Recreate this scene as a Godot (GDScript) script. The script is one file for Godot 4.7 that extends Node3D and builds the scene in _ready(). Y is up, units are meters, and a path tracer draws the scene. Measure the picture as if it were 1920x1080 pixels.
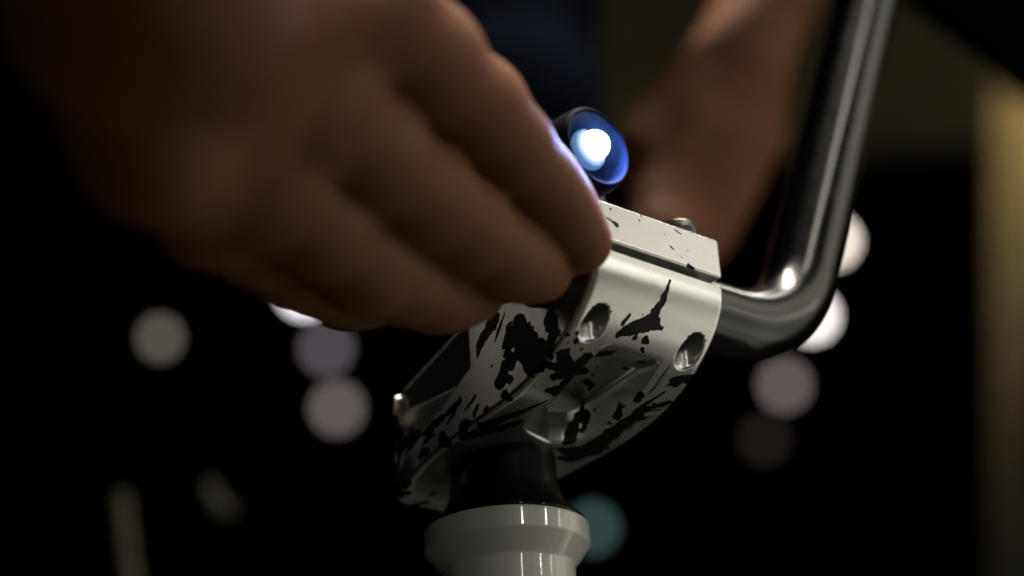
extends Node3D
# All shapes are written in millimetres and scaled to metres when a mesh is committed.
const MM := 0.001

# ------------------------------------------------------------------ distance fields
class Field:
	func d(_p: Vector3) -> float:
		return 1.0
	func prep(_c: Vector3, _r: float) -> void:
		pass

static func smin(a: float, b: float, k: float) -> float:
	var h := maxf(k - absf(a - b), 0.0) / k
	return minf(a, b) - h * h * k * 0.25

static func smax(a: float, b: float, k: float) -> float:
	var h := maxf(k - absf(a - b), 0.0) / k
	return maxf(a, b) + h * h * k * 0.25

# A closed outline as a table of signed distances, looked up bilinearly
class Outline:
	var lo: Vector2
	var cell := 0.5
	var nx := 0
	var ny := 0
	var v := PackedFloat32Array()
	func _init(pts: PackedVector2Array, pad: float, c: float) -> void:
		cell = c
		var a := Vector2(1e9, 1e9)
		var b := -a
		for p in pts:
			a = a.min(p)
			b = b.max(p)
		lo = a - Vector2(pad, pad)
		nx = int((b.x - a.x + 2.0 * pad) / c) + 2
		ny = int((b.y - a.y + 2.0 * pad) / c) + 2
		v.resize(nx * ny)
		var n := pts.size()
		for j in ny:
			for i in nx:
				var q := lo + Vector2(i, j) * c
				var best := 1e9
				var inside := false
				var p0 := pts[n - 1]
				for k in n:
					var p1 := pts[k]
					var e := p1 - p0
					var w := q - p0
					var t := clampf(w.dot(e) / maxf(e.length_squared(), 1e-9), 0.0, 1.0)
					best = minf(best, (w - e * t).length_squared())
					if (p0.y > q.y) != (p1.y > q.y) and q.x < (p1.x - p0.x) * (q.y - p0.y) / (p1.y - p0.y) + p0.x:
						inside = not inside
					p0 = p1
				v[j * nx + i] = -sqrt(best) if inside else sqrt(best)
	func at(x: float, y: float) -> float:
		var fx := clampf((x - lo.x) / cell, 0.0, nx - 1.001)
		var fy := clampf((y - lo.y) / cell, 0.0, ny - 1.001)
		var i := int(fx)
		var j := int(fy)
		var tx := fx - i
		var ty := fy - j
		var k := j * nx + i
		return (v[k] * (1.0 - tx) + v[k + 1] * tx) * (1.0 - ty) + (v[k + nx] * (1.0 - tx) + v[k + nx + 1] * tx) * ty

static func spline(pts: Array, steps: int, closed: bool) -> PackedVector2Array:
	var out := PackedVector2Array()
	var n := pts.size()
	for i in (n if closed else n - 1):
		var p0: Vector2 = pts[posmod(i - 1, n)] if closed else pts[maxi(i - 1, 0)]
		var p1: Vector2 = pts[i]
		var p2: Vector2 = pts[(i + 1) % n]
		var p3: Vector2 = pts[(i + 2) % n] if closed else pts[mini(i + 2, n - 1)]
		for s in steps:
			out.append(p1.cubic_interpolate(p2, p0, p3, float(s) / steps))
	if not closed:
		out.append(pts[n - 1])
	return out

# The stem: x across the clamp, y along the steerer, z forward
class StemBody extends Field:
	var side: Outline
	var pocket: Outline
	func _init() -> void:
		var under := [Vector2(69.3, 44.6), Vector2(69.15, 41.5), Vector2(68.4, 38.2), Vector2(67.0, 35.0), Vector2(65.0, 31.9), Vector2(62.4, 28.8), Vector2(59.6, 26.0), Vector2(56.2, 23.2), Vector2(51, 19.8), Vector2(44.5, 16.6), Vector2(35, 13.4), Vector2(22, 11), Vector2(8, 9.3), Vector2(-6, 7.3), Vector2(-15, 4.6), Vector2(-21, 2.0)]
		var pts := StemBody.curve(under)
		for p in [Vector2(-24.6, 1.2), Vector2(-26.4, 2.6), Vector2(-27, 5), Vector2(-26.4, 30.5), Vector2(-25, 34.2), Vector2(-21.5, 36.2), Vector2(16.6, 47.4), Vector2(24, 48), Vector2(27.6, 44.6)]:
			pts.append(p)
		side = Outline.new(pts, 8.0, 0.5)
		pocket = Outline.new(StemBody.curve([Vector2(3, 17.6), Vector2(8.5, 20.5), Vector2(11.2, 26), Vector2(11.6, 35), Vector2(11.2, 47), Vector2(10, 56), Vector2(8.2, 60.6), Vector2(3.5, 63), Vector2(-2.5, 62.4), Vector2(-7.5, 59), Vector2(-11.3, 54.5), Vector2(-13, 47), Vector2(-12.4, 38), Vector2(-11.8, 26), Vector2(-9, 21), Vector2(2.6, 17.5)]), 8.0, 0.5)
	static func curve(p: Array) -> PackedVector2Array:
		var out := PackedVector2Array()
		for i in p.size() - 1:
			for s in 5:
				out.append(p[i].cubic_interpolate(p[i + 1], p[maxi(i - 1, 0)], p[mini(i + 2, p.size() - 1)], s / 5.0))
		out.append(p[-1])
		return out
	func d(p: Vector3) -> float:
		var ax := absf(p.x)
		var t := clampf((p.z + 22.0) / 50.0, 0.0, 1.0)
		var w := 21.6 + 3.2 * t * t * (3.0 - 2.0 * t)
		if p.z < -12.0:
			w -= (p.z + 12.0) * (p.z + 12.0) * 0.012
		var r := side.at(p.z, p.y)
		r = StemBody.most(r, ax - w, 2.2)
		# recessed flank beside the steerer
		var rib := (p.y - 13.3 - (p.z + 17.0) * 0.469) * 0.905
		var cut := maxf(maxf(p.z - 15.4, -24.0 - p.z), maxf(-rib, 16.2 + 0.24 * absf(p.y - 29.3) - ax))
		r = StemBody.most(r, -cut, 1.2)
		# pocket milled into the underside
		var pk := StemBody.most(pocket.at(p.x, p.z), p.y - 25.5 + 0.16 * absf(p.z - 46.0), 2.2)
		r = StemBody.most(r, -pk, 0.7)
		# seat of the handlebar
		var dy := p.y - 45.9
		var dz := p.z - 49.4
		r = maxf(r, 11.15 - sqrt(dy * dy + dz * dz))
		# bolt holes
		var hx := ax - 18.0
		var hz := p.z - 60.0
		if p.y > 12.0:
			r = StemBody.most(r, 3.95 - sqrt(hx * hx + hz * hz), 0.6)
		# bore for the steerer
		r = maxf(r, 14.4 - sqrt(p.x * p.x + p.z * p.z))
		return r
	static func most(a: float, b: float, k: float) -> float:
		var h := maxf(k - absf(a - b), 0.0) / k
		return maxf(a, b) + h * h * k * 0.25

class StemCap extends Field:
	func d(p: Vector3) -> float:
		var q := Vector3(absf(p.x) - 24.5, absf(p.y - 53.05) - 5.85, absf(p.z - 49.4) - 19.9)
		var r := 0.7
		var o := Vector3(maxf(q.x + r, 0.0), maxf(q.y + r, 0.0), maxf(q.z + r, 0.0))
		var b := o.length() + minf(maxf(q.x + r, maxf(q.y + r, q.z + r)), 0.0) - r
		var dy := p.y - 45.9
		var dz := p.z - 49.4
		return maxf(b, 11.2 - sqrt(dy * dy + dz * dz))

# A body as tapered capsules joined by a smooth minimum. Finger chains carry a group so that neighbouring fingers stay apart.
class Limbs extends Field:
	var bones := []   # [a, b, ra, rb, group]
	var near := []
	var web_soft := 1.3
	func bone(a: Vector3, b: Vector3, ra: float, rb: float, g := 0) -> void:
		bones.append([a, b, ra, rb, g])
	func prep(c: Vector3, r: float) -> void:
		near = []
		for b in bones:
			if Limbs.cap(c, b) < r + 14.0:
				near.append(b)
		if near.is_empty():
			near = bones
	static func cap(p: Vector3, b: Array) -> float:
		var e: Vector3 = b[1] - b[0]
		var w: Vector3 = p - b[0]
		var t := clampf(w.dot(e) / maxf(e.length_squared(), 1e-6), 0.0, 1.0)
		return (w - e * t).length() - lerpf(b[2], b[3], t)
	func d(p: Vector3) -> float:
		var base := 1e3
		var fingers := {}
		for b in near:
			var v := Limbs.cap(p, b)
			var g: int = b[4]
			if g == 0:
				base = Limbs.least(base, v, 10.0)
			elif fingers.has(g):
				fingers[g] = Limbs.least(fingers[g], v, 6.0)
			else:
				fingers[g] = v
		var web := 1e3
		for g in fingers:
			web = Limbs.least(web, fingers[g], web_soft)
		return Limbs.least(base, web, 7.0)
	static func least(a: float, b: float, kk: float) -> float:
		var h := maxf(kk - absf(a - b), 0.0) / kk
		return minf(a, b) - h * h * kk * 0.25

# ------------------------------------------------------------------ surface nets
# Returns [vertices, normals, triangle indices] of the zero surface, in millimetres
func mesh_field(f: Field, lo: Vector3, hi: Vector3, c: float) -> Array:
	var B := 8
	var nb := Vector3i(((hi - lo) / (c * B)).ceil())
	var n := nb * B + Vector3i.ONE
	var g := PackedFloat32Array()
	g.resize(n.x * n.y * n.z)
	g.fill(1e6)
	var sx := 1
	var sy := n.x
	var sz := n.x * n.y
	var half := c * B * 0.5
	var reach := half * 1.7321 * 1.35
	var blocks := []
	for bz in nb.z:
		for by in nb.y:
			for bx in nb.x:
				var mid := lo + (Vector3(bx, by, bz) * B + Vector3.ONE * B * 0.5) * c
				f.prep(mid, half * 1.7321 + 2.0)
				if absf(f.d(mid)) > reach:
					continue
				blocks.append(Vector3i(bx, by, bz))
				for kz in B + 1:
					for ky in B + 1:
						var row := (bz * B + kz) * sz + (by * B + ky) * sy + bx * B
						for kx in B + 1:
							if g[row + kx] > 9e5:
								g[row + kx] = f.d(lo + Vector3(bx * B + kx, by * B + ky, bz * B + kz) * c)
	var ids := {}
	var verts := PackedVector3Array()
	var norms := PackedVector3Array()
	var off := [0, sx, sy, sx + sy, sz, sx + sz, sy + sz, sx + sy + sz]
	var crn := [Vector3(0, 0, 0), Vector3(1, 0, 0), Vector3(0, 1, 0), Vector3(1, 1, 0), Vector3(0, 0, 1), Vector3(1, 0, 1), Vector3(0, 1, 1), Vector3(1, 1, 1)]
	var edges := [0, 1, 2, 3, 4, 5, 6, 7, 0, 2, 1, 3, 4, 6, 5, 7, 0, 4, 1, 5, 2, 6, 3, 7]
	var quads := PackedInt32Array()
	for b in blocks:
		var mid := lo + (Vector3(b) * B + Vector3.ONE * B * 0.5) * c
		f.prep(mid, half * 1.7321 + 4.0)
		for kz in B:
			for ky in B:
				for kx in B:
					var i0: int = (b.z * B + kz) * sz + (b.y * B + ky) * sy + b.x * B + kx
					var first := g[i0] < 0.0
					var mixed := false
					for o in 7:
						if (g[i0 + off[o + 1]] < 0.0) != first:
							mixed = true
							break
					if not mixed:
						continue
					var sum := Vector3.ZERO
					var cnt := 0
					for e in 12:
						var a: int = edges[e * 2]
						var z: int = edges[e * 2 + 1]
						var va := g[i0 + off[a]]
						var vz := g[i0 + off[z]]
						if (va < 0.0) != (vz < 0.0):
							sum += crn[a].lerp(crn[z], va / (va - vz))
							cnt += 1
					var p := lo + (Vector3(b.x * B + kx, b.y * B + ky, b.z * B + kz) + sum / cnt) * c
					var nn := Vector3.UP
					for it in 2:
						var h := 0.18 * c if it == 0 else 0.5 * c
						var d0 := f.d(p)
						var gr := Vector3(f.d(p + Vector3(h, 0, 0)) - d0, f.d(p + Vector3(0, h, 0)) - d0, f.d(p + Vector3(0, 0, h)) - d0) / h
						var l := maxf(gr.length(), 0.2)
						nn = gr / l
						p -= nn * clampf(d0 / l, -0.6 * c, 0.6 * c)
					ids[i0] = verts.size()
					verts.append(p)
					norms.append(nn.normalized())
					# quads round the three edges that start at this corner
					quads.append(i0)
	var tris := PackedInt32Array()
	for i0 in quads:
		var s0 := g[i0] < 0.0
		for ax in 3:
			var d0: int = [sx, sy, sz][ax]
			if i0 + d0 >= g.size() or (g[i0 + d0] < 0.0) == s0:
				continue
			var u: int = [sy, sz, sx][ax]
			var w: int = [sz, sx, sy][ax]
			var qa: int = ids.get(i0, -1)
			var qb: int = ids.get(i0 - u, -1)
			var qc: int = ids.get(i0 - u - w, -1)
			var qd: int = ids.get(i0 - w, -1)
			if qa < 0 or qb < 0 or qc < 0 or qd < 0:
				continue
			if s0:
				tris.append_array([qa, qb, qc, qa, qc, qd])
			else:
				tris.append_array([qa, qc, qb, qa, qd, qc])
	return [verts, norms, tris]

func commit(v: PackedVector3Array, n: PackedVector3Array, t: PackedInt32Array, into: ArrayMesh = null) -> ArrayMesh:
	var m := into if into else ArrayMesh.new()
	if t.is_empty():
		return m
	var s := PackedVector3Array()
	s.resize(v.size())
	for i in v.size():
		s[i] = v[i] * MM
	for i in range(0, t.size(), 3):   # front faces run clockwise
		if (v[t[i + 1]] - v[t[i]]).cross(v[t[i + 2]] - v[t[i]]).dot(n[t[i]] + n[t[i + 1]] + n[t[i + 2]]) > 0.0:
			var k := t[i + 1]
			t[i + 1] = t[i + 2]
			t[i + 2] = k
	var a := []
	a.resize(Mesh.ARRAY_MAX)
	a[Mesh.ARRAY_VERTEX] = s
	a[Mesh.ARRAY_NORMAL] = n
	a[Mesh.ARRAY_INDEX] = t
	m.add_surface_from_arrays(Mesh.PRIMITIVE_TRIANGLES, a)
	return m

# Cuts a surface along the outline of the paint on it: [bare, painted] as one mesh of two surfaces
func paint_cut(src: Array, paint: Callable) -> ArrayMesh:
	var v: PackedVector3Array = src[0].duplicate()
	var n: PackedVector3Array = src[1].duplicate()
	var t: PackedInt32Array = src[2]
	var val := PackedFloat32Array()
	val.resize(v.size())
	for i in v.size():
		val[i] = paint.call(v[i])
	# split triangles near a paint edge twice, so that thin streaks keep their shape
	for level in 2:
		var mids := {}
		var out := PackedInt32Array()
		for i in range(0, t.size(), 3):
			var q := [t[i], t[i + 1], t[i + 2]]
			var lim: float = 1.3 if level == 0 else 0.55
			if minf(absf(val[q[0]]), minf(absf(val[q[1]]), absf(val[q[2]]))) > lim:
				out.append_array(q)
				continue
			var m := []
			for e in 3:
				var a: int = q[e]
				var b: int = q[(e + 1) % 3]
				var key := Vector2i(mini(a, b), maxi(a, b))
				if not mids.has(key):
					mids[key] = v.size()
					var p := (v[a] + v[b]) * 0.5
					v.append(p)
					n.append((n[a] + n[b]).normalized())
					val.append(paint.call(p))
				m.append(mids[key])
			out.append_array([q[0], m[0], m[2], m[0], q[1], m[1], m[2], m[1], q[2], m[0], m[1], m[2]])
		t = out
	var bare := PackedInt32Array()
	var black := PackedInt32Array()
	var cuts := {}
	for i in range(0, t.size(), 3):
		var ring := [t[i], t[i + 1], t[i + 2]]
		var parts := [[], []]
		for e in 3:
			var a: int = ring[e]
			var b: int = ring[(e + 1) % 3]
			parts[1 if val[a] < 0.0 else 0].append(a)
			if (val[a] < 0.0) != (val[b] < 0.0):
				var key := Vector2i(mini(a, b), maxi(a, b))
				if not cuts.has(key):
					cuts[key] = v.size()
					var s := val[a] / (val[a] - val[b])
					v.append(v[a].lerp(v[b], s))
					n.append(n[a].lerp(n[b], s).normalized())
					val.append(0.0)
				parts[0].append(cuts[key])
				parts[1].append(cuts[key])
		for k in 2:
			for j in range(2, parts[k].size()):
				if k:
					black.append_array([parts[k][0], parts[k][j - 1], parts[k][j]])
				else:
					bare.append_array([parts[k][0], parts[k][j - 1], parts[k][j]])
	var m := commit(v, n, bare)
	return commit(v, n, black, m)

# ------------------------------------------------------------------ small builders
func put(called: String, m: Mesh, mats: Array, parent: Node = self) -> MeshInstance3D:
	var o := MeshInstance3D.new()
	o.name = called
	o.mesh = m
	for i in m.get_surface_count():
		o.set_surface_override_material(i, mats[mini(i, mats.size() - 1)])
	parent.add_child(o, true)
	return o

func thing(called: String, label: String, category: String, at := Vector3.ZERO) -> Node3D:
	var o := Node3D.new()
	o.name = called
	add_child(o, true)
	o.position = at
	o.set_meta("label", label)
	o.set_meta("category", category)
	return o

func tag(o: Node, label: String, category: String) -> void:
	o.set_meta("label", label)
	o.set_meta("category", category)

# A turned shape round the y axis; prof holds (radius, height) pairs, each joint rounded by `bevel`
func lathe(prof: Array, bevel: float, seg := 96) -> ArrayMesh:
	var p := [prof[0]]
	for i in range(1, prof.size() - 1):
		var a: Vector2 = prof[i - 1]
		var b: Vector2 = prof[i]
		var c: Vector2 = prof[i + 1]
		var r := minf(bevel, 0.4 * minf(a.distance_to(b), b.distance_to(c)))
		var s := b + (a - b).normalized() * r
		var e := b + (c - b).normalized() * r
		for k in 5:
			var t := k / 4.0
			p.append(s.lerp(b, t).lerp(b.lerp(e, t), t))
	p.append(prof[-1])
	var v := PackedVector3Array()
	var n := PackedVector3Array()
	var t := PackedInt32Array()
	for i in p.size():
		var d: Vector2 = (p[mini(i + 1, p.size() - 1)] - p[maxi(i - 1, 0)]).normalized()
		for s in seg + 1:
			var a := TAU * s / seg
			v.append(Vector3(p[i].x * cos(a), p[i].y, p[i].x * sin(a)))
			n.append(Vector3(-d.y * cos(a), d.x, -d.y * sin(a)))
	for i in p.size() - 1:
		for s in seg:
			var a := i * (seg + 1) + s
			var b := a + seg + 1
			t.append_array([a, a + 1, b, a + 1, b + 1, b])
	return commit(v, n, t)

# A round tube swept along points
func sweep(pts: PackedVector3Array, rad: float, seg := 40, caps := true) -> ArrayMesh:
	var v := PackedVector3Array()
	var n := PackedVector3Array()
	var t := PackedInt32Array()
	var up := Vector3(0, 0, 1)
	for i in pts.size():
		var d := (pts[mini(i + 1, pts.size() - 1)] - pts[maxi(i - 1, 0)]).normalized()
		if absf(d.dot(up)) > 0.95:
			up = Vector3(1, 0, 0)
		var s := d.cross(up).normalized()
		up = s.cross(d).normalized()
		for k in seg + 1:
			var a := TAU * k / seg
			var q := s * cos(a) + up * sin(a)
			v.append(pts[i] + q * rad)
			n.append(q)
	for i in pts.size() - 1:
		for k in seg:
			var a := i * (seg + 1) + k
			var b := a + seg + 1
			t.append_array([a, b, a + 1, a + 1, b, b + 1])
	if caps:
		for e in 2:
			var i := 0 if e == 0 else pts.size() - 1
			var d := (pts[i] - pts[1 if e == 0 else i - 1]).normalized()
			var c := v.size()
			v.append(pts[i])
			n.append(d)
			for k in seg + 1:
				v.append(v[i * (seg + 1) + k])
				n.append(d)
			for k in seg:
				if e == 0:
					t.append_array([c, c + 1 + k, c + 2 + k])
				else:
					t.append_array([c, c + 2 + k, c + 1 + k])
	return commit(v, n, t)

# Points of a path with its corners rounded
func rounded(pts: Array, r: float, steps := 14) -> PackedVector3Array:
	var out := PackedVector3Array([pts[0]])
	for i in range(1, pts.size() - 1):
		var a: Vector3 = (pts[i - 1] - pts[i]).normalized()
		var b: Vector3 = (pts[i + 1] - pts[i]).normalized()
		var ang := a.angle_to(b)
		var l := r / tan(ang * 0.5)
		var s: Vector3 = pts[i] + a * l
		var e: Vector3 = pts[i] + b * l
		var mid: Vector3 = pts[i] + (a + b).normalized() * (r / sin(ang * 0.5))
		for k in steps + 1:
			out.append(mid + (s - mid).slerp(e - mid, float(k) / steps))
	out.append(pts[-1])
	return out

func block(size: Vector3, r: float) -> ArrayMesh:   # a box with rounded edges, in millimetres
	var v := PackedVector3Array()
	var n := PackedVector3Array()
	var t := PackedInt32Array()
	var h := size * 0.5
	for ax in 3:
		for s in [-1.0, 1.0]:
			var base := v.size()
			var N := 6
			for j in N + 1:
				for i in N + 1:
					var c := [0.0, 0.0]
					for q in 2:
						var k: int = [i, j][q]
						var dim: float = h[(ax + 1 + q) % 3]
						c[q] = [-dim, -dim + r * 0.4, -dim + r, 0.0, dim - r, dim - r * 0.4, dim][k]
					var p := Vector3.ZERO
					p[ax] = s * h[ax]
					p[(ax + 1) % 3] = c[0]
					p[(ax + 2) % 3] = c[1]
					var inner := p.clamp(-h + Vector3.ONE * r, h - Vector3.ONE * r)
					var d := (p - inner).normalized()
					v.append(inner + d * r)
					n.append(d)
			for j in N:
				for i in N:
					var a := base + j * (N + 1) + i
					if s > 0:
						t.append_array([a, a + N + 1, a + 1, a + 1, a + N + 1, a + N + 2])
					else:
						t.append_array([a, a + 1, a + N + 1, a + 1, a + N + 2, a + N + 1])
	return commit(v, n, t)

func noise_tex(size: int, freq: float, lo: float, hi: float, octaves := 4, sd := 1, normal := false, strength := 4.0) -> ImageTexture:
	var f := FastNoiseLite.new()
	f.seed = sd
	f.noise_type = FastNoiseLite.TYPE_SIMPLEX_SMOOTH
	f.frequency = freq
	f.fractal_octaves = octaves
	var im := f.get_seamless_image(size, size)
	im.convert(Image.FORMAT_RGBA8)
	for y in size:
		for x in size:
			var c := im.get_pixel(x, y).r
			c = lerpf(lo, hi, c)
			im.set_pixel(x, y, Color(c, c, c))
	if normal:
		im.bump_map_to_normal_map(strength)
	return ImageTexture.create_from_image(im)

func mat(col: Color, rough: float, metal := 0.0) -> StandardMaterial3D:   # col: linear base colour
	var m := StandardMaterial3D.new()
	m.albedo_color = col.linear_to_srgb()
	m.roughness = rough
	m.metallic = metal
	return m

func triplanar(m: StandardMaterial3D, per_metre: float) -> void:
	m.uv1_triplanar = true
	m.uv1_scale = Vector3.ONE * per_metre

func glow(col: Color, energy: float) -> StandardMaterial3D:
	var m := mat(Color(0.8, 0.8, 0.8), 0.5)
	m.emission_enabled = true
	m.emission = col
	m.emission_energy_multiplier = energy
	return m

func skin_tex() -> ImageTexture:   # uneven reddish and sallow mottling
	var f := FastNoiseLite.new()
	f.seed = 51
	f.frequency = 0.018
	f.fractal_octaves = 4
	var a := f.get_seamless_image(256, 256)
	f.seed = 52
	f.frequency = 0.09
	var b := f.get_seamless_image(256, 256)
	var im := Image.create(256, 256, false, Image.FORMAT_RGB8)
	for y in 256:
		for x in 256:
			var u := a.get_pixel(x, y).r
			var v := b.get_pixel(x, y).r
			var c := Color(1.0, 0.96, 0.88).lerp(Color(1.0, 0.90, 0.86), smoothstep(0.3, 0.7, 0.7 * u + 0.3 * v))
			im.set_pixel(x, y, c)
	return ImageTexture.create_from_image(im)

# ------------------------------------------------------------------ paint on the stem
# Runs of [x, y, z, radius] in millimetres, along which the metal is black, mostly splattered paint
const PAINT_BODY := [
	[3.02,40.98,69.09,0.43,1.89,37.41,68.12,0.58,0.98,34.29,66.6,0.87,0.15,31.37,64.61,1.58,-1.45,29.63,63.16,1.87],
	[1.84,30.95,64.28,1.01,2.21,29.58,63.12,1.3,4.31,29.48,63.04,0.58],
	[-1.45,29.63,63.16,1.73,-3.97,28.48,62.12,1.86,-6.79,27.07,60.74,1.29,-8.99,25.8,59.39,0.71],
	[-8.11,30.32,63.75,0.43,-9.14,28.26,61.91,0.64],
	[-3.88,31.1,64.4,0.26],
	[0.51,26.26,59.91,0.87,1.92,26.05,59.68,0.58],
	[-2.97,26.13,59.76,0.65],
	[1.33,24.61,58.04,0.51,2.3,24.12,57.4,0.43],
	[4.35,23.93,55.68,0.36],
	[7.32,24.71,50.83,0.59,8.37,24.65,51.22,0.59],
	[8.11,25.22,44.33,0.67,9.1,25.18,44.15,0.45],
	[-3.37,24.35,53.09,0.43],
	[11.58,20.96,52.94,0.37],
	[-24.13,23.52,55.9,0.49],
	[-21.92,24.0,57.27,0.49],
	[-20.75,22.63,55.44,0.78],
	[-22.7,22.03,54.57,0.42],
	[-17.56,21.61,53.93,0.43],
	[-22.06,20.26,51.8,1.41,-19.72,19.07,49.72,1.7,-20.24,18.44,48.53,1.14],
	[-24.48,19.72,49.15,0.71],
	[-5.15,24.68,51.01,0.87,-5.36,25.25,47.47,1.75,-13.43,19.74,50.92,2.43,-15.52,18.15,47.96,2.43,-20.11,17.91,47.49,1.28,-23.67,17.98,47.22,0.99],
	[-4.76,24.35,53.09,0.58,-3.86,24.96,49.25,1.16],
	[-2.1,24.1,37.34,1.48,-13.71,16.79,44.97,1.72,-14.15,14.85,39.89,1.44,-17.05,14.85,39.89,0.86,-13.68,15.46,41.59,1.3],
	[-18.88,16.68,44.71,1.28,-16.93,17.43,46.46,1.43],
	[-24.81,34.11,37.4,2.03,-24.82,27.17,40.1,4.31,-24.81,22.3,42.91,3.99,-24.81,19.04,44.76,1.99],
	[-24.81,29.77,50.08,2.27,-24.81,25.3,51.77,1.98,-24.81,22.33,49.35,1.7],
	[-24.81,34.06,34.06,1.16,-24.81,28.32,32.44,1.45,-24.81,23.16,33.77,1.73],
	[-24.81,22.61,30.83,1.88,-24.81,19.65,29.46,2.03,-24.82,18.54,32.72,1.15],
	[-24.81,38.08,28.3,1.91,-24.76,35.21,24.33,1.62,-24.65,32.34,21.21,1.18,-24.58,29.97,19.79,0.59],
	[-24.81,38.18,32.39,0.44,-24.81,33.88,29.31,0.59,-24.81,31.57,27.76,0.29],
	[-19.75,44.04,8.61,1.07,-24.41,41.52,16.96,0.6,-24.67,41.44,21.47,0.74,-24.77,41.77,24.88,0.59],
	[-24.82,14.91,30.63,1.3,-24.61,13.71,31.61,1.01],
	[-24.71,13.42,22.53,0.73],
	[-24.53,15.75,18.85,0.44,-24.42,14.04,16.98,0.88],
	[-24.25,12.49,14.58,0.44,-24.06,12.03,12.23,1.33,-23.9,11.26,10.81,1.03],
	[-16.55,30.71,-20.28,0.71],
	[-24.8,24.97,25.83,0.37],
	[-23.92,19.87,10.53,0.74,-23.49,18.61,5.89,0.9,-22.84,17.44,-0.97,1.06,-22.35,17.03,-6.47,1.37,-18.82,18.45,-17.07,2.01,-18.96,17.88,-22.73,2.18],
	[-17.83,22.59,-18.1,0.31,-18.4,20.21,-18.76,0.93],
	[-18.37,20.32,-11.3,0.31,-22.14,16.65,-8.22,0.91],
	[-23.05,11.26,1.28,1.95,-23.03,9.77,3.05,1.34],
	[-22.32,10.91,-6.89,1.21,-22.11,10.66,-9.61,1.37],
	[-19.9,4.72,-23.98,1.39,-19.25,2.53,-19.92,0.77],
	[-13.85,1.28,-24.18,0.93,-11.21,1.76,-22.01,0.93],
	[-11.74,3.01,-18.78,0.93,-11.14,3.47,-17.77,0.62],
	[-20.86,4.07,-19.01,0.77],
	[-19.59,25.95,-24.54,1.88,-19.57,19.27,-24.4,2.03],  # darkens the left rear corner of the clamp
	[8.12,10.18,15.72,1.07,11.73,10.19,15.81,1.99,16.22,10.34,17.03,2.61,16.43,11.13,22.96,2.9,16.42,11.79,27.05,2.89,15.48,12.74,32.1,2.26,15.99,13.66,36.03,2.25,16.65,14.82,39.79,1.8,17.9,15.79,42.49,1.35,20.22,16.57,44.47,0.9,22.79,17.33,46.23,0.9],
	[12.34,9.7,11.44,0.92,16.76,9.75,11.83,1.55,17.96,10.11,15.12,1.23],
	[19.25,10.4,17.61,1.39,20.0,10.59,19.07,1.08],
	[16.78,14.19,37.86,0.9,21.44,14.82,39.81,0.23],
	[15.82,13.36,34.87,0.9,18.78,13.7,36.17,0.3],
	[15.53,13.06,33.62,0.75,18.8,13.34,34.8,0.3],
	[16.18,12.24,29.55,1.06,18.81,12.55,31.21,0.3],
	[17.78,11.55,25.57,1.07,18.84,11.84,27.35,0.3],
	[18.33,11.09,22.71,0.92,20.39,11.17,23.2,0.31],
	[22.06,13.48,35.35,0.3],
	[22.75,12.99,33.28,0.24],
	[16.04,10.8,20.66,1.22,22.42,10.97,21.92,0.31],
	[16.48,10.44,17.9,1.23],
	[14.89,12.5,30.95,1.21,19.82,13.08,33.71,0.23],
	[14.72,13.55,35.61,1.2,20.7,14.42,38.59,0.23],
	[16.29,15.11,40.63,0.9,22.19,16.09,43.27,0.23],
	[18.08,16.51,44.31,0.75],
	[-24.82,19.66,39.41,0.86,-24.45,16.41,41.95,0.43],
	[-24.81,28.7,35.81,1.45,-24.81,25.96,31.12,0.44],
	[-24.81,23.43,46.25,1.7,-23.4,20.11,51.37,0.42],
	[-14.28,18.68,48.99,1.43,0.57,24.69,41.04,0.3],
	[-13.91,17.37,46.31,1.15,2.32,24.1,37.36,0.3],
	[-14.11,16.07,43.2,1.01,1.62,23.44,33.22,0.3],
	[-19.28,16.51,-15.34,1.23,-19.84,14.18,-19.76,0.46],
	[-22.57,15.2,-3.87,1.06,-22.12,12.86,-9.47,0.3],
	[-23.6,17.39,7.13,0.75,-23.28,15.2,3.74,0.3],
	[-24.46,18.53,17.6,0.59,-24.11,16.54,12.86,0.3],
	[-19.49,15.46,-22.67,1.25,-19.94,10.76,-23.6,0.62],
	[-21.1,4.69,-17.42,0.77,-20.56,4.33,-21.37,0.46],
	[13.73,23.06,56.04,0.19,13.32,20.9,52.85,0.27,13.52,17.78,47.21,0.24],
	[14.32,21.67,54.02,0.18,13.96,18.21,48.08,0.21],
	[18.16,18.65,48.94,0.37,16.67,17.23,46.05,0.52,15.27,15.84,42.62,0.9,14.99,14.97,40.24,1.05],
	[19.41,20.72,52.57,1.64,22.52,21.79,54.22,1.49],
	[11.8,17.2,45.94,1.04,12.36,16.38,43.98,1.19],
	[9.99,21.98,25.5,0.3,10.2,19.59,23.0,0.91,9.26,16.19,21.42,1.22,8.03,12.64,20.15,1.52,7.44,10.81,19.49,1.21],
	[10.66,18.34,24.16,1.06,10.67,16.09,24.13,1.21,10.29,13.74,23.18,0.61],
	[2.24,23.69,34.77,0.89,5.52,23.4,32.95,0.9,6.77,23.07,30.9,0.45],
	[11.57,16.13,37.48,1.35,11.57,14.56,36.43,1.2],
	[11.54,16.18,39.25,0.6],
	[11.71,13.1,32.63,0.75],
	[11.44,18.99,27.63,0.33],
	[-22.11,10.4,17.58,1.47,-20.01,10.98,21.95,1.61,-18.18,11.72,26.61,1.17,-16.24,12.76,32.23,0.58,-14.38,13.57,35.68,0.29],  # this run and the next darken the underside beside the headset cover
	[-22.5,9.62,9.91,1.18,-20.2,10.0,14.11,1.77,-16.57,10.57,19.0,1.77,-14.32,11.35,24.35,0.88],
]
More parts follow.
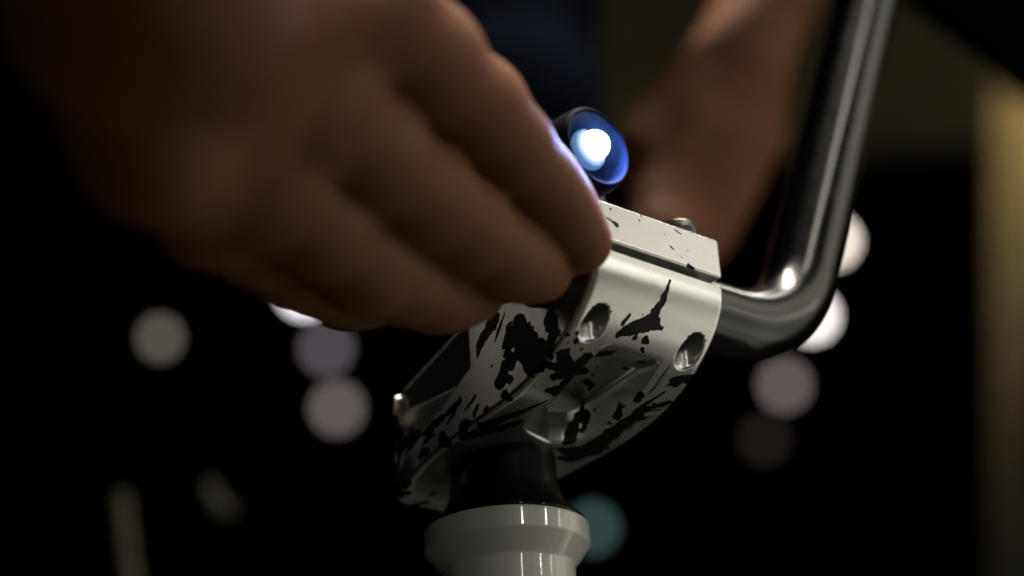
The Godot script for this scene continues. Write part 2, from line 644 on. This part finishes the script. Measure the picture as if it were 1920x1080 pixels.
const PAINT_CAP := [
	[-17.56,56.85,69.31,0.31],
	[-16.99,53.03,69.31,0.57,-15.85,52.71,69.31,0.71],
	[-19.25,53.83,69.31,0.28,-16.99,53.03,69.31,0.43],
	[-5.84,58.25,69.31,0.36],
	[-6.85,56.51,69.31,0.22],
	[6.98,57.44,69.31,0.3,9.19,56.74,69.31,0.18],
	[4.18,51.79,69.31,0.15,5.74,51.07,69.31,0.23],
	[10.99,47.49,69.19,0.44,13.2,47.23,68.84,0.3],
	[2.49,54.73,69.32,0.15],
	[8.44,49.53,69.31,0.15],
	[21.2,53.24,69.31,0.15],
	[11.3,52.24,69.32,0.15],
]

class Paint:
	var caps := []
	var bins := {}
	var n1 := FastNoiseLite.new()
	var n2 := FastNoiseLite.new()
	const BIN := 6.0
	func _init(runs: Array) -> void:
		n1.seed = 5
		n1.frequency = 0.16
		n1.fractal_octaves = 3
		n2.seed = 9
		n2.frequency = 0.55
		n2.fractal_octaves = 2
		for run in runs:
			for i in range(0, run.size(), 4):
				var j := mini(i + 4, run.size() - 4)
				caps.append([Vector3(run[i], run[i + 1], run[i + 2]), Vector3(run[j], run[j + 1], run[j + 2]), run[i + 3], run[j + 3]])
		for c in caps:
			var r: float = maxf(c[2], c[3]) + 3.5
			var lo: Vector3 = (c[0].min(c[1]) - Vector3.ONE * r) / BIN
			var hi: Vector3 = (c[0].max(c[1]) + Vector3.ONE * r) / BIN
			for z in range(floori(lo.z), floori(hi.z) + 1):
				for y in range(floori(lo.y), floori(hi.y) + 1):
					for x in range(floori(lo.x), floori(hi.x) + 1):
						var k := Vector3i(x, y, z)
						if not bins.has(k):
							bins[k] = []
						bins[k].append(c)
	func at(p: Vector3) -> float:
		var best := 9.0
		for c in bins.get(Vector3i((p / BIN).floor()), []):
			var e: Vector3 = c[1] - c[0]
			var w: Vector3 = p - c[0]
			var t := clampf(w.dot(e) / maxf(e.length_squared(), 1e-6), 0.0, 1.0)
			var r := lerpf(c[2], c[3], t)
			var v := (w - e * t).length() - r * 1.12 - minf(0.22, r * 0.12) + minf(1.0, r * 0.7) * n1.get_noise_3dv(p) * 1.2 + minf(0.5, r * 0.5) * n2.get_noise_3dv(p)
			best = minf(best, v)
		return best

# ------------------------------------------------------------------ the person's joints, in millimetres
const J := {
	"r_elbow": Vector3(-232.8, 169.3, 67.1),
	"r_fore": Vector3(-213.0, 62.4, 135.1),
	"r_wrist": Vector3(-196.0, 29.3, 133.3),
	"r_wulna": Vector3(-201.4, 23.5, 122.0),
	"r_hyp": Vector3(-176.8, 12.5, 102.0),
	"i_m": Vector3(-132.3, 54.7, 114.7),
	"i_p": Vector3(-81.9, 56.5, 90.3),
	"i_d": Vector3(-52.7, 49.7, 78.5),
	"i_t": Vector3(-35.7, 40.2, 74.7),
	"m_m": Vector3(-140.7, 35.8, 101.5),
	"m_p": Vector3(-91.3, 34.6, 80.2),
	"m_d": Vector3(-58.4, 32.1, 70.0),
	"m_t": Vector3(-42.3, 32.6, 67.1),
	"g_m": Vector3(-142.6, 23.3, 86.1),
	"g_p": Vector3(-98.1, 21.0, 65.8),
	"g_d": Vector3(-70.3, 24.0, 57.2),
	"g_t": Vector3(-53.5, 28.4, 54.5),
	"p_m": Vector3(-143.8, 20.0, 71.2),
	"p_p": Vector3(-105.6, 25.0, 46.6),
	"p_d": Vector3(-84.2, 27.6, 38.0),
	"p_t": Vector3(-71.2, 29.7, 36.3),
	"t_c": Vector3(-164.4, 49.6, 112.1),
	"t_m": Vector3(-109.3, 68.2, 84.5),
	"t_i": Vector3(-66.7, 69.3, 70.4),
	"t_t": Vector3(-45.1, 59.9, 66.4),
	"l_elbow": Vector3(452.7, 619.5, -82.0),
	"l_fore": Vector3(340.7, 432.9, -121.3),
	"l_wrist": Vector3(282.4, 331.1, -109.2),
	"l_palm": Vector3(256.3, 277.2, -109.0),
	"li_m": Vector3(220.6, 242.8, -111.5),
	"li_p": Vector3(207.2, 216.9, -119.9),
	"li_d": Vector3(194.3, 184.1, -112.5),
	"li_t": Vector3(194.3, 165.0, -108.6),
	"lm_m": Vector3(236.0, 237.7, -110.5),
	"lm_p": Vector3(216.8, 209.9, -115.5),
	"lm_d": Vector3(199.0, 180.4, -106.5),
	"lm_t": Vector3(194.8, 164.7, -104.4),
	"lr_m": Vector3(248.7, 241.1, -110.5),
	"lr_p": Vector3(230.4, 211.1, -112.2),
	"lr_d": Vector3(208.9, 181.2, -105.0),
	"lr_t": Vector3(200.8, 165.5, -102.3),
	"lp_m": Vector3(264.1, 251.3, -110.0),
	"lp_p": Vector3(247.1, 221.8, -110.1),
	"lp_d": Vector3(226.8, 194.4, -106.1),
	"lp_t": Vector3(214.2, 176.8, -102.9),
	"lt_c": Vector3(263.0, 301.6, -115.3),
	"lt_m": Vector3(229.5, 269.0, -116.8),
	"lt_i": Vector3(209.5, 247.9, -118.4),
	"lt_t": Vector3(197.3, 231.8, -119.7),
	"s_chest": Vector3(142.5, 596.0, -295.1),
	"s_belly": Vector3(230.9, 403.7, -302.9),
	"s_hip": Vector3(236.5, 329.0, -269.4),
	"s_rsh": Vector3(32.1, 579.3, -286.7),
	"s_lsh": Vector3(228.3, 627.0, -198.6),
}

func arms() -> Limbs:
	var f := Limbs.new()
	# right arm and hand: forearm, wrist, the palm's four rays, thumb
	f.bone(J.r_elbow, J.r_fore, 38, 31)
	f.bone(J.r_fore, J.r_wrist, 31, 22)
	f.bone(J.r_wrist, J.r_wulna, 20, 15)
	f.bone(J.r_wulna, J.r_hyp, 15, 14)
	f.bone(J.r_hyp, J.p_m, 14, 11.5)
	f.bone(J.r_wrist, J.i_m, 19, 11.8)
	f.bone(J.r_wrist, J.m_m, 19, 11.8)
	f.bone(J.r_wrist, J.g_m, 19, 11.4)
	f.bone(J.i_m, J.m_m, 9.5, 9.5)
	f.bone(J.m_m, J.g_m, 9.5, 9.5)
	f.bone(J.g_m, J.p_m, 9.5, 9)
	f.bone(J.r_wrist, J.t_c, 18, 16)
	f.bone(J.t_c, J.t_m, 16, 12.5)
	finger(f, ["i_m", "i_p", "i_d", "i_t"], [13.6, 11.6, 10.2, 8.6], 1)
	finger(f, ["m_m", "m_p", "m_d", "m_t"], [13.6, 11.9, 9.7, 7.6], 2)
	finger(f, ["g_m", "g_p", "g_d", "g_t"], [13.0, 11.3, 9.3, 7.0], 3)
	finger(f, ["p_m", "p_p", "p_d", "p_t"], [10.5, 8.8, 7.6, 6.8], 4)
	finger(f, ["t_m", "t_i", "t_t"], [12.0, 10.4, 9.0], 5)
	return f

func left_arm() -> Limbs:
	var f := Limbs.new()
	f.web_soft = 7.0
	f.bone(J.l_elbow, J.l_fore, 40, 31)
	f.bone(J.l_fore, J.l_wrist, 31, 24)
	f.bone(J.l_wrist, J.l_palm, 22, 17)
	f.bone(J.l_palm, J.li_m, 15, 12)
	f.bone(J.l_palm, J.lm_m, 15, 12.5)
	f.bone(J.l_palm, J.lr_m, 15, 12)
	f.bone(J.l_wrist, J.lp_m, 18, 11)
	f.bone(J.li_m, J.lm_m, 11, 11)
	f.bone(J.lm_m, J.lr_m, 11, 11)
	f.bone(J.lr_m, J.lp_m, 11, 10)
	f.bone(J.l_wrist, J.lt_c, 18, 15)
	f.bone(J.lt_c, J.lt_m, 15, 12)
	finger(f, ["li_m", "li_p", "li_d", "li_t"], [12.5, 11.8, 10.4, 9.0], 1)
	finger(f, ["lm_m", "lm_p", "lm_d", "lm_t"], [12.8, 12.0, 10.6, 9.0], 2)
	finger(f, ["lr_m", "lr_p", "lr_d", "lr_t"], [12.4, 12.0, 10.4, 9.0], 3)
	finger(f, ["lp_m", "lp_p", "lp_d", "lp_t"], [11.5, 11.0, 9.6, 8.0], 4)
	finger(f, ["lt_m", "lt_i", "lt_t"], [11.6, 10.2, 8.8], 5)
	return f

func finger(f: Limbs, names: Array, r: Array, g: int) -> void:
	for i in names.size() - 1:
		var a: Vector3 = J[names[i]]
		var b: Vector3 = J[names[i + 1]]
		var mid := a.lerp(b, 0.5)
		var rm: float = lerpf(r[i], r[i + 1], 0.5) * 0.985   # the phalanx is a little slimmer than its joints
		f.bone(a, mid, r[i], rm, g)
		f.bone(mid, b, rm, r[i + 1], g)

func bounds(f: Limbs) -> Array:
	var lo := Vector3.ONE * 1e9
	var hi := -lo
	for b in f.bones:
		for e in 2:
			var r: Vector3 = Vector3.ONE * (float(b[2 + e]) + 6.0)
			lo = lo.min(b[e] - r)
			hi = hi.max(b[e] + r)
	return [lo, hi]

func batten(called: String, label: String, at: Vector3, run: Vector3, length: float, energy: float, col: Color, wide := 0.03, bright := 6.0, aim := Vector3(0, 0.03, 0)) -> void:
	# a fluorescent batten: housing, two end caps and the tube; its light leaves downwards and sideways towards the bicycle
	var t := thing(called, label, "lamp", at)
	var y := -(aim - at).normalized()
	var x := run.normalized()
	y = (y - x * x.dot(y)).normalized()
	t.basis = Basis(x, y, x.cross(y))
	var o := put("housing", block(Vector3(length * 1000 + 60, 40, wide * 1000 + 30), 4.0), [mat(Color(0.7, 0.7, 0.68), 0.5)], t)
	o.position = Vector3(0, 0.045, 0)
	put("tube", sweep(PackedVector3Array([Vector3(-length * 500, 0, 0), Vector3(length * 500, 0, 0)]), wide * 500, 20), [glow(col, bright)], t)
	for s in [-1, 1]:
		var c := put("end_cap", block(Vector3(16, 60, wide * 1000 + 14), 3.0), [mat(Color(0.6, 0.6, 0.6), 0.5)], t)
		c.position = Vector3(s * (length * 0.5 + 0.012), 0.012, 0)
	var l := AreaLight3D.new()
	l.name = "tube_light"
	l.area_size = Vector2(length, wide)
	l.area_range = 12.0
	l.light_energy = energy
	l.light_color = col
	l.shadow_enabled = true
	t.add_child(l)
	# an area light shines along its -z: turn that to the tube's open side (-y here)
	l.transform = Transform3D(Basis(Vector3(1, 0, 0), -PI / 2), Vector3(0, -wide * 0.5 - 0.004, 0))

func _ready() -> void:
	# ---------------- camera
	var cam := Camera3D.new()
	cam.name = "camera"
	add_child(cam)
	var right := Vector3(0.75761451, -0.05688548, 0.65021865)
	var back := Vector3(-0.61094177, -0.41241445, 0.67576954)
	cam.transform = Transform3D(Basis(right, back.cross(right), back).orthonormalized(), Vector3(-0.3465, -0.17267, 0.39191))
	var lens := CameraAttributesPhysical.new()
	lens.frustum_focal_length = 80.0
	lens.exposure_aperture = 80.0 / 17.2
	lens.frustum_focus_distance = 0.523
	cam.attributes = lens
	cam.keep_aspect = Camera3D.KEEP_HEIGHT
	cam.fov = 17.06
	cam.near = 0.02
	cam.far = 60.0
	cam.current = true
	# ---------------- night: no sky, only lamps
	var we := WorldEnvironment.new()
	we.name = "environment"
	var env := Environment.new()
	env.background_mode = Environment.BG_COLOR
	env.background_color = Color(0, 0, 0)
	env.tonemap_mode = Environment.TONE_MAPPER_LINEAR
	env.tonemap_exposure = 1.0
	env.sdfgi_enabled = true
	env.ssao_enabled = true
	env.ssil_enabled = true
	we.environment = env
	add_child(we)
	# ---------------- lamps of the place and lamps added for effect
	var cool := Color(1.0, 0.99, 0.95)
	var row := Vector3(-0.67, 0, 0.742)
	batten("ceiling_lamp", "fluorescent batten overhead in front of the bicycle", Vector3(-0.752, 0.618, 2.173), Vector3(0.752, -0.000, -2.173), 0.8, 0.05, cool, 0.055, 52.0)
	batten("ceiling_lamp_001", "fluorescent batten overhead between the pale wall and the front batten", Vector3(0.592, 0.618, 2.222), Vector3(-0.592, -0.000, -2.222), 0.8, 0.05, cool, 0.055, 52.0)
	for k in 3:
		batten("ceiling_lamp_%03d" % (2 + k), ["first", "middle", "last"][k] + " of three short battens fixed along the pale wall", [Vector3(0.826, 0.310, 0.800), Vector3(0.941, 0.310, 0.661), Vector3(1.024, 0.310, 0.523)][k], Vector3(0.742, 0, 0.67), 0.14, 0.01, cool, 0.02, 12.0)
	batten("ceiling_lamp_005", "broad lamp above and behind the handlebar", Vector3(0.31, 1.45, 0.2), Vector3(0.742, 0, 0.67), 0.7, 3.0, Color(1.0, 0.96, 0.9), 0.1, 1.5)
	batten("ceiling_lamp_008", "added short upright batten at the front end of the pale wall", Vector3(0.733, 0.289, 1.012), Vector3(0.2, 1, 0.1), 0.4, 0.03, cool, 0.06, 1.0)  # added to lighten the white cup and band the stem front
	batten("added_wall_washer", "added upper batten standing off the pale wall and shining onto it", Vector3(0.798, 1.300, 0.384), row, 0.7, 0.3, cool, 0.03, 1.0, Vector3(1.169, 0.0, 0.719))  # added lamp, only there to brighten the pale wall
	batten("added_wall_washer_001", "added lower batten standing off the pale wall and shining onto it", Vector3(0.835, -0.600, 0.418), row, 0.7, 0.3, cool, 0.03, 1.0, Vector3(1.169, -0.100, 0.719))  # added too, brightens the lower part of that wall
	batten("ceiling_lamp_006", "added dim batten on the far side of the hand", Vector3(-0.98, 0.7, -1.08), Vector3(0.67, 0, -0.742), 0.5, 0.002, Color(1.0, 0.94, 0.92), 0.1, 0.05)  # added for the left flank of the stem to mirror
	batten("ceiling_lamp_007", "fluorescent batten high above the space in front of the bicycle", Vector3(0.01, 1.28, 1.14), row, 0.9, 0.2, Color(1.0, 0.97, 0.92), 0.08, 3.5)
	build_place()
	build_bicycle()
	build_light()
	build_person()

func build_place() -> void:
	var floor_m := mat(Color(0.06, 0.058, 0.053), 0.8)
	floor_m.albedo_texture = noise_tex(256, 0.02, 0.7, 1.0, 4, 3)
	triplanar(floor_m, 0.7)
	var fl := put("floor", block(Vector3(9000, 40, 9000), 2.0), [floor_m])
	fl.position = Vector3(1.0, -0.92, 0.0)
	fl.set_meta("kind", "structure")
	# added wall out of frame, sized as key light; the metal mirrors it
	var pale := put("wall", block(Vector3(850, 2700, 80), 4.0), [mat(Color(0.66, 0.66, 0.63), 0.8)])
	pale.transform = Transform3D(Basis(Vector3(-0.67, 0, 0.742), Vector3.UP, Vector3(-0.742, 0, -0.67)), Vector3(1.169, 0.46, 0.719))
	tag(pale, "added pale wall beside the bicycle, lit by added battens", "wall")
	# olive wall panel high up behind, and the yellow column at the right
	var facing := Basis(Vector3(0.742, 0, 0.67), Vector3.UP, Vector3(-0.67, 0, 0.742))
	var plumb := Vector3(-0.23, 0.909, 0.347).normalized()   # the steerer leans: true vertical seen from the bicycle
	var wall_m := mat(Color(0.32, 0.28, 0.16), 0.8)
	wall_m.albedo_texture = noise_tex(256, 0.03, 0.75, 1.0, 4, 8)
	triplanar(wall_m, 1.3)
	var w := put("wall_panel", block(Vector3(2200, 1000, 60), 4.0), [wall_m])
	w.transform = Transform3D(facing, Vector3(1.95, 1.88, -1.5))
	tag(w, "out-of-focus olive wall panel high behind the handlebar", "wall")
	var col_m := mat(Color(0.036, 0.033, 0.023), 0.8)
	col_m.albedo_texture = noise_tex(256, 0.03, 0.8, 1.0, 4, 12)
	triplanar(col_m, 2.0)
	var c := put("column", block(Vector3(160, 2600, 160), 6.0), [col_m])
	c.transform = Transform3D(Basis(plumb, 0.5) * Basis(plumb.cross(facing.z).normalized(), plumb, plumb.cross(facing.z).normalized().cross(plumb)), Vector3(1.193, 0.483, -0.480))
	tag(c, "out-of-focus yellow column lit by a warm lamp beside it", "column")
	var sl := thing("wall_lamp", "small warm lamp beside the yellow column", "lamp", Vector3(0.939, 0.654, -0.338))
	sl.basis = Basis(Vector3(0.206, 0.979, -0.000), Vector3(-0.644, 0.136, 0.753), Vector3(0.737, -0.155, 0.658)).orthonormalized()   # its mouth faces the column
	put("bulb", lathe([Vector2(0.1, -18), Vector2(11, -13), Vector2(16, 0), Vector2(11, 13), Vector2(0.1, 18)], 5.0, 24), [glow(Color(1.0, 0.84, 0.56), 3.0)], sl)
	put("holder", lathe([Vector2(0.1, 60), Vector2(13, 60), Vector2(14, 20), Vector2(9, 18), Vector2(0.1, 18)], 2.0, 24), [mat(Color(0.05, 0.05, 0.05), 0.5)], sl)
	put("shade", lathe([Vector2(24, 30), Vector2(30, 20), Vector2(44, -26), Vector2(42.5, -26), Vector2(28, 19), Vector2(22, 29)], 1.0, 32), [mat(Color(0.03, 0.03, 0.03), 0.5)], sl)  # added to keep the bulb off the bicycle
	var ol := SpotLight3D.new()
	ol.name = "bulb_light"
	ol.light_color = Color(1.0, 0.84, 0.56)
	ol.light_energy = 0.26
	ol.light_size = 0.012
	ol.spot_range = 12.0
	ol.spot_attenuation = 2.0
	ol.spot_angle = 40.0
	ol.spot_angle_attenuation = 0.6
	ol.shadow_enabled = true
	ol.transform = Transform3D(Basis(Vector3(1, 0, 0), -PI / 2), Vector3(0, -0.024, 0))   # out of the shade's mouth
	sl.add_child(ol)
	# black slanting panel at the upper right
	var dark := mat(Color(0.003, 0.003, 0.003), 0.8)
	dark.metallic_specular = 0.1
	var eye := Basis(Vector3(0.75761451, -0.05688548, 0.65021865), Vector3(-0.2297, 0.9092, 0.3472), Vector3(-0.6109, -0.4124, 0.6758))
	var pn := put("slanted_panel", block(Vector3(420, 180, 25), 3.0), [dark])
	pn.transform = Transform3D(eye.rotated(eye.z, -deg_to_rad(36.5)), Vector3(0.3609, 0.3538, 0.0209))
	tag(pn, "out-of-focus black panel slanting down in front of the yellow column", "panel")
	# two pale pieces of metal, far out of focus below the hand
	var pale_metal := mat(Color(0.26, 0.245, 0.18), 0.5)
	var po := put("pale_post", sweep(PackedVector3Array([Vector3(134.3, 154.1, -453.7), Vector3(155.0, 94.3, -471.5)]), 4.0, 20), [pale_metal])
	tag(po, "thin pale post, far out of focus below the wrist", "post")
	var pk := put("pale_bracket", sweep(rounded([Vector3(193.0, 173.1, -463.1), Vector3(199.0, 161.1, -463.1), Vector3(207.4, 158.3, -458.4)], 3.0, 6), 4.0, 16), [pale_metal])
	tag(pk, "small bent pale bracket, far out of focus beside the pale post", "bracket")
	# lamps far behind
	var lamps := [
		[Vector3(0.801, 0.785, -1.538), 0.013, Color(0.97, 0.93, 0.82), 0.40, "pale warm round lamp glowing alone far behind the wrist"],
		[Vector3(2.829, 2.331, -4.088), 0.034, Color(1.0, 0.98, 1.0), 10.0, "bright white round lamp far behind, half covered by the hand"],
		[Vector3(2.705, 2.008, -3.805), 0.03, Color(0.95, 0.88, 0.95), 0.7, "lilac grey round lamp, upper one of a touching pair far behind"],
		[Vector3(2.435, 1.631, -3.392), 0.028, Color(0.97, 0.9, 0.88), 0.9, "grey round lamp, lower one of a touching pair far behind"],
		[Vector3(3.754, 2.208, -2.735), 0.03, Color(1.0, 0.95, 0.9), 8.0, "bright white round lamp far behind the straight part of the handlebar"],
		[Vector3(4.049, 2.17, -3.084), 0.034, Color(1.0, 0.96, 0.95), 9.0, "bright white round lamp far behind the bend of the handlebar"],
		[Vector3(3.45, 1.691, -2.733), 0.028, Color(0.97, 0.88, 0.88), 1.0, "pinkish grey round lamp far below the bend of the handlebar"],
		[Vector3(3.151, 1.428, -2.573), 0.026, Color(0.95, 0.85, 0.8), 0.07, "very dim round lamp under the pinkish grey lamp"],
		[Vector3(2.474, 1.072, -2.513), 0.024, Color(0.62, 0.86, 0.87), 0.5, "teal round lamp far behind the white head tube"],
	]
	for i in lamps.size():
		var e: Array = lamps[i]
		var t := thing("distant_lamp" if i == 0 else "distant_lamp_%03d" % i, e[4], "lamp", e[0])
		t.set_meta("group", "round lamps glowing far behind the bicycle")
		var r: float = e[1] * 1000.0
		put("globe", lathe([Vector2(0.1, -r), Vector2(r * 0.62, -r * 0.8), Vector2(r, 0), Vector2(r * 0.62, r * 0.8), Vector2(0.1, r)], r * 0.5, 28), [glow(e[2], e[3])], t)
		put("fitting", lathe([Vector2(0.1, r * 2.0), Vector2(r * 0.4, r * 2.0), Vector2(r * 0.5, r), Vector2(0.1, r * 0.9)], 1.0, 20), [dark], t)

func build_bicycle() -> void:
	var bike := thing("bicycle", "front end of a bicycle: white head tube, silver black-splattered stem, black handlebar", "bicycle")
	# white painted head tube with its flared cup
	var white := mat(Color(0.83, 0.83, 0.77), 0.35)
	white.clearcoat_enabled = true
	white.clearcoat = 1.0
	white.clearcoat_roughness = 0.04
	white.heightmap_enabled = true
	white.heightmap_texture = noise_tex(256, 0.02, 0.3, 0.7, 2, 21)
	white.heightmap_scale = 0.014
	triplanar(white, 75.0)
	var ht := put("head_tube", lathe([Vector2(14, -10.6), Vector2(22.9, -10.6), Vector2(23.5, -11.2), Vector2(23.5, -16.8), Vector2(18.8, -22.6), Vector2(18.6, -30), Vector2(18.6, -150)], 0.5, 128), [white], bike)
	# black headset cover
	var black := mat(Color(0.003, 0.003, 0.003), 0.42)
	black.metallic_specular = 0.25
	black.clearcoat_enabled = true
	black.clearcoat = 0.1
	black.clearcoat_roughness = 0.06
	var hs := put("headset_cover", lathe([Vector2(14.6, 12), Vector2(15.0, 11.4), Vector2(15.4, 4), Vector2(15.9, -1.0), Vector2(17.4, -5.0), Vector2(20.4, -7.9), Vector2(21.9, -8.7), Vector2(22.2, -9.4)], 1.2, 128), [black], bike)
	put("seal_ring", lathe([Vector2(18, -9.4), Vector2(22.5, -9.4), Vector2(22.7, -9.7), Vector2(22.7, -10.3), Vector2(22.5, -10.55), Vector2(18, -10.55)], 0.2, 128), [black], hs)
	put("steerer", lathe([Vector2(14.3, -10), Vector2(14.3, 33), Vector2(12, 33)], 0.4, 64), [mat(Color(0.03, 0.03, 0.03), 0.4)], bike)
	# stem
	var silver := mat(Color(0.80, 0.80, 0.77), 0.27, 0.9)
	silver.roughness_texture = noise_tex(256, 0.03, 0.92, 1.0, 4, 31)
	triplanar(silver, 40.0)
	var ink := mat(Color(0.006, 0.006, 0.007), 0.4)
	ink.metallic_specular = 0.22
	ink.clearcoat_enabled = true
	ink.clearcoat = 0.15
	ink.clearcoat_roughness = 0.2
	var pb := Paint.new(PAINT_BODY)
	var body := mesh_field(StemBody.new(), Vector3(-27, -1, -29), Vector3(27, 50, 72), 0.75)
	var stem := put("stem", paint_cut(body, pb.at), [silver, ink], bike)
	stem.set_meta("label", "silver machined stem splattered with black paint")
	var pc := Paint.new(PAINT_CAP)
	var cap := mesh_field(StemCap.new(), Vector3(-26.5, 45.5, 27.5), Vector3(26.5, 61, 71.5), 0.75)
	put("clamp_cap", paint_cut(cap, pc.at), [silver, ink], stem)
	var steel := mat(Color(0.12, 0.12, 0.115), 0.3, 0.9)
	var shank := lathe([Vector2(0.1, 44.0), Vector2(2.6, 44.0), Vector2(3.1, 44.7), Vector2(3.1, 58.5)], 0.3, 32)
	var head := lathe([Vector2(2.6, 58.95), Vector2(5.9, 58.95), Vector2(6.0, 63.0), Vector2(5.2, 65.4), Vector2(3.6, 66.2), Vector2(2.4, 66.2), Vector2(2.4, 63.0), Vector2(0.1, 63.0)], 0.5, 32)
	for x in [-18.0, 18.0]:
		for z in [60.0, 38.8]:
			var b := put("clamp_bolt", head, [steel], stem)
			b.position = Vector3(x, 0, z) * MM
			if z > 50.0:
				put("shank", shank, [steel], b)
	for y in [10.0]:
		var b := put("pinch_bolt", lathe([Vector2(0.1, 2.0), Vector2(1.4, 2.0), Vector2(1.4, 3.4), Vector2(3.4, 3.4), Vector2(3.7, 2.8), Vector2(3.7, -1.0)], 0.4, 32), [steel], stem)
		b.transform = Transform3D(Basis(Vector3(0, 0, 1), PI / 2), Vector3(-15.9, y, -20.5) * MM)
	# handlebar: across the clamp, up both sides, with its crossbar
	var chrome := mat(Color(0.078, 0.078, 0.078), 0.23, 1.0)
	chrome.roughness_texture = noise_tex(256, 0.02, 0.75, 1.0, 5, 41)
	chrome.heightmap_enabled = true
	chrome.heightmap_texture = noise_tex(256, 0.05, 0.3, 0.7, 4, 43)
	chrome.heightmap_scale = 0.001
	triplanar(chrome, 14.0)
	var pts := [Vector3(-175, 262, 46), Vector3(-72, 45.9, 49.4), Vector3(72, 45.9, 49.4), Vector3(175, 262, 46)]
	var bar := put("handlebar", sweep(rounded(pts, 43.0, 28), 11.1, 56), [chrome], bike)
	put("crossbar", sweep(PackedVector3Array([Vector3(-142, 205, 47), Vector3(0, 205, 47), Vector3(142, 205, 47)]), 8.0, 32), [chrome], bar)

func build_light() -> void:
	# small strap-on front light sitting on the clamp beside the fingers
	var t := thing("bicycle_light", "small dark blue strap-on bicycle light shining white beside the fingertips", "light", Vector3(-32.0, 66.1, 72.1) * MM)
	t.basis = Basis(Vector3(1, 0, 0), PI / 2)   # local y runs forward
	var navy := mat(Color(0.004, 0.008, 0.026), 0.65)
	navy.metallic_specular = 0.2
	put("housing", lathe([Vector2(0.1, -13), Vector2(9.5, -13), Vector2(11.6, -9), Vector2(12.0, 4), Vector2(11.6, 8.2), Vector2(10.6, 9.3), Vector2(9.9, 8.6)], 1.6, 64), [navy], t)
	var bowl := mat(Color(0.003, 0.010, 0.035), 0.7)
	bowl.metallic_specular = 0.15
	put("reflector", lathe([Vector2(9.9, 8.6), Vector2(9.4, 5.0), Vector2(8.6, 2.6), Vector2(4.0, 1.6), Vector2(0.1, 1.4)], 0.8, 64), [bowl], t)
	put("lens", lathe([Vector2(0.1, 4.6), Vector2(3.0, 4.3), Vector2(5.4, 3.0), Vector2(6.2, 1.6)], 0.8, 48), [glow(Color(0.42, 0.68, 1.0), 0.35)], t).position = Vector3(3.2, 0, -3.3) * MM  # halo of the led painted in as emission; this disc is no lamp
	var led := put("led", lathe([Vector2(0.1, 8.4), Vector2(2.3, 7.8), Vector2(3.9, 5.8), Vector2(4.1, 3.4), Vector2(4.1, 1.2)], 1.2, 40), [glow(Color(0.80, 0.90, 1.0), 12.0)], t)
	led.position = Vector3(3.4, 0, -3.6) * MM
	var ol := SpotLight3D.new()
	ol.name = "led_light"
	ol.light_color = Color(0.62, 0.70, 1.0)
	ol.light_energy = 0.022
	ol.light_size = 0.004
	ol.spot_range = 6.0
	ol.spot_attenuation = 2.0
	ol.spot_angle = 83.0
	ol.spot_angle_attenuation = 0.5
	ol.shadow_enabled = true
	t.add_child(ol)
	ol.transform = Transform3D(Basis.looking_at(Vector3(0.3, 0.8, 0.5), Vector3(1, 0, 0)), Vector3(3.4, 11.5, -3.6) * MM)   # forwards and a little down
	# strap round the handlebar
	var ring := PackedVector3Array()
	for k in 41:
		var a := TAU * k / 40.0
		ring.append(Vector3(-6.0, -22.7 + 12.4 * cos(a), 20.2 + 12.4 * sin(a)))
	put("strap", sweep(ring, 1.4, 12, false), [navy], t)

func build_person() -> void:
	var who := thing("person", "person in dark navy clothes working on the stem with both bare hands", "person")
	var skin := mat(Color(0.215, 0.098, 0.044), 0.62)
	skin.metallic_specular = 0.35
	skin.subsurf_scatter_enabled = true
	skin.subsurf_scatter_strength = 0.12
	skin.albedo_texture = skin_tex()
	skin.heightmap_enabled = true
	skin.heightmap_texture = noise_tex(256, 0.06, 0.3, 0.7, 3, 53)
	skin.heightmap_scale = 0.01
	triplanar(skin, 22.0)
	var v := PackedVector3Array()
	var n := PackedVector3Array()
	var tr := PackedInt32Array()
	for f in [arms(), left_arm()]:
		var b := bounds(f)
		var m := mesh_field(f, b[0], b[1], 1.8)
		var first := v.size()
		v.append_array(m[0])
		n.append_array(m[1])
		for i in m[2]:
			tr.append(i + first)
	put("body", commit(v, n, tr), [skin], who)
	var cloth := mat(Color(0.004, 0.006, 0.014), 0.9)
	cloth.metallic_specular = 0.1
	var s := Limbs.new()
	s.bone(J.s_chest, J.s_belly, 150, 95)
	s.bone(J.s_belly, J.s_hip, 92, 66)
	s.bone(J.s_chest, J.s_rsh, 120, 75)
	s.bone(J.s_chest, J.s_lsh, 120, 75)
	s.bone(J.s_rsh, J.r_elbow, 70, 50)
	s.bone(J.s_lsh, J.l_elbow, 70, 50)
	var sb := bounds(s)
	var sm := mesh_field(s, sb[0], sb[1], 9.0)
	put("shirt", commit(sm[0], sm[1], sm[2]), [cloth], who)
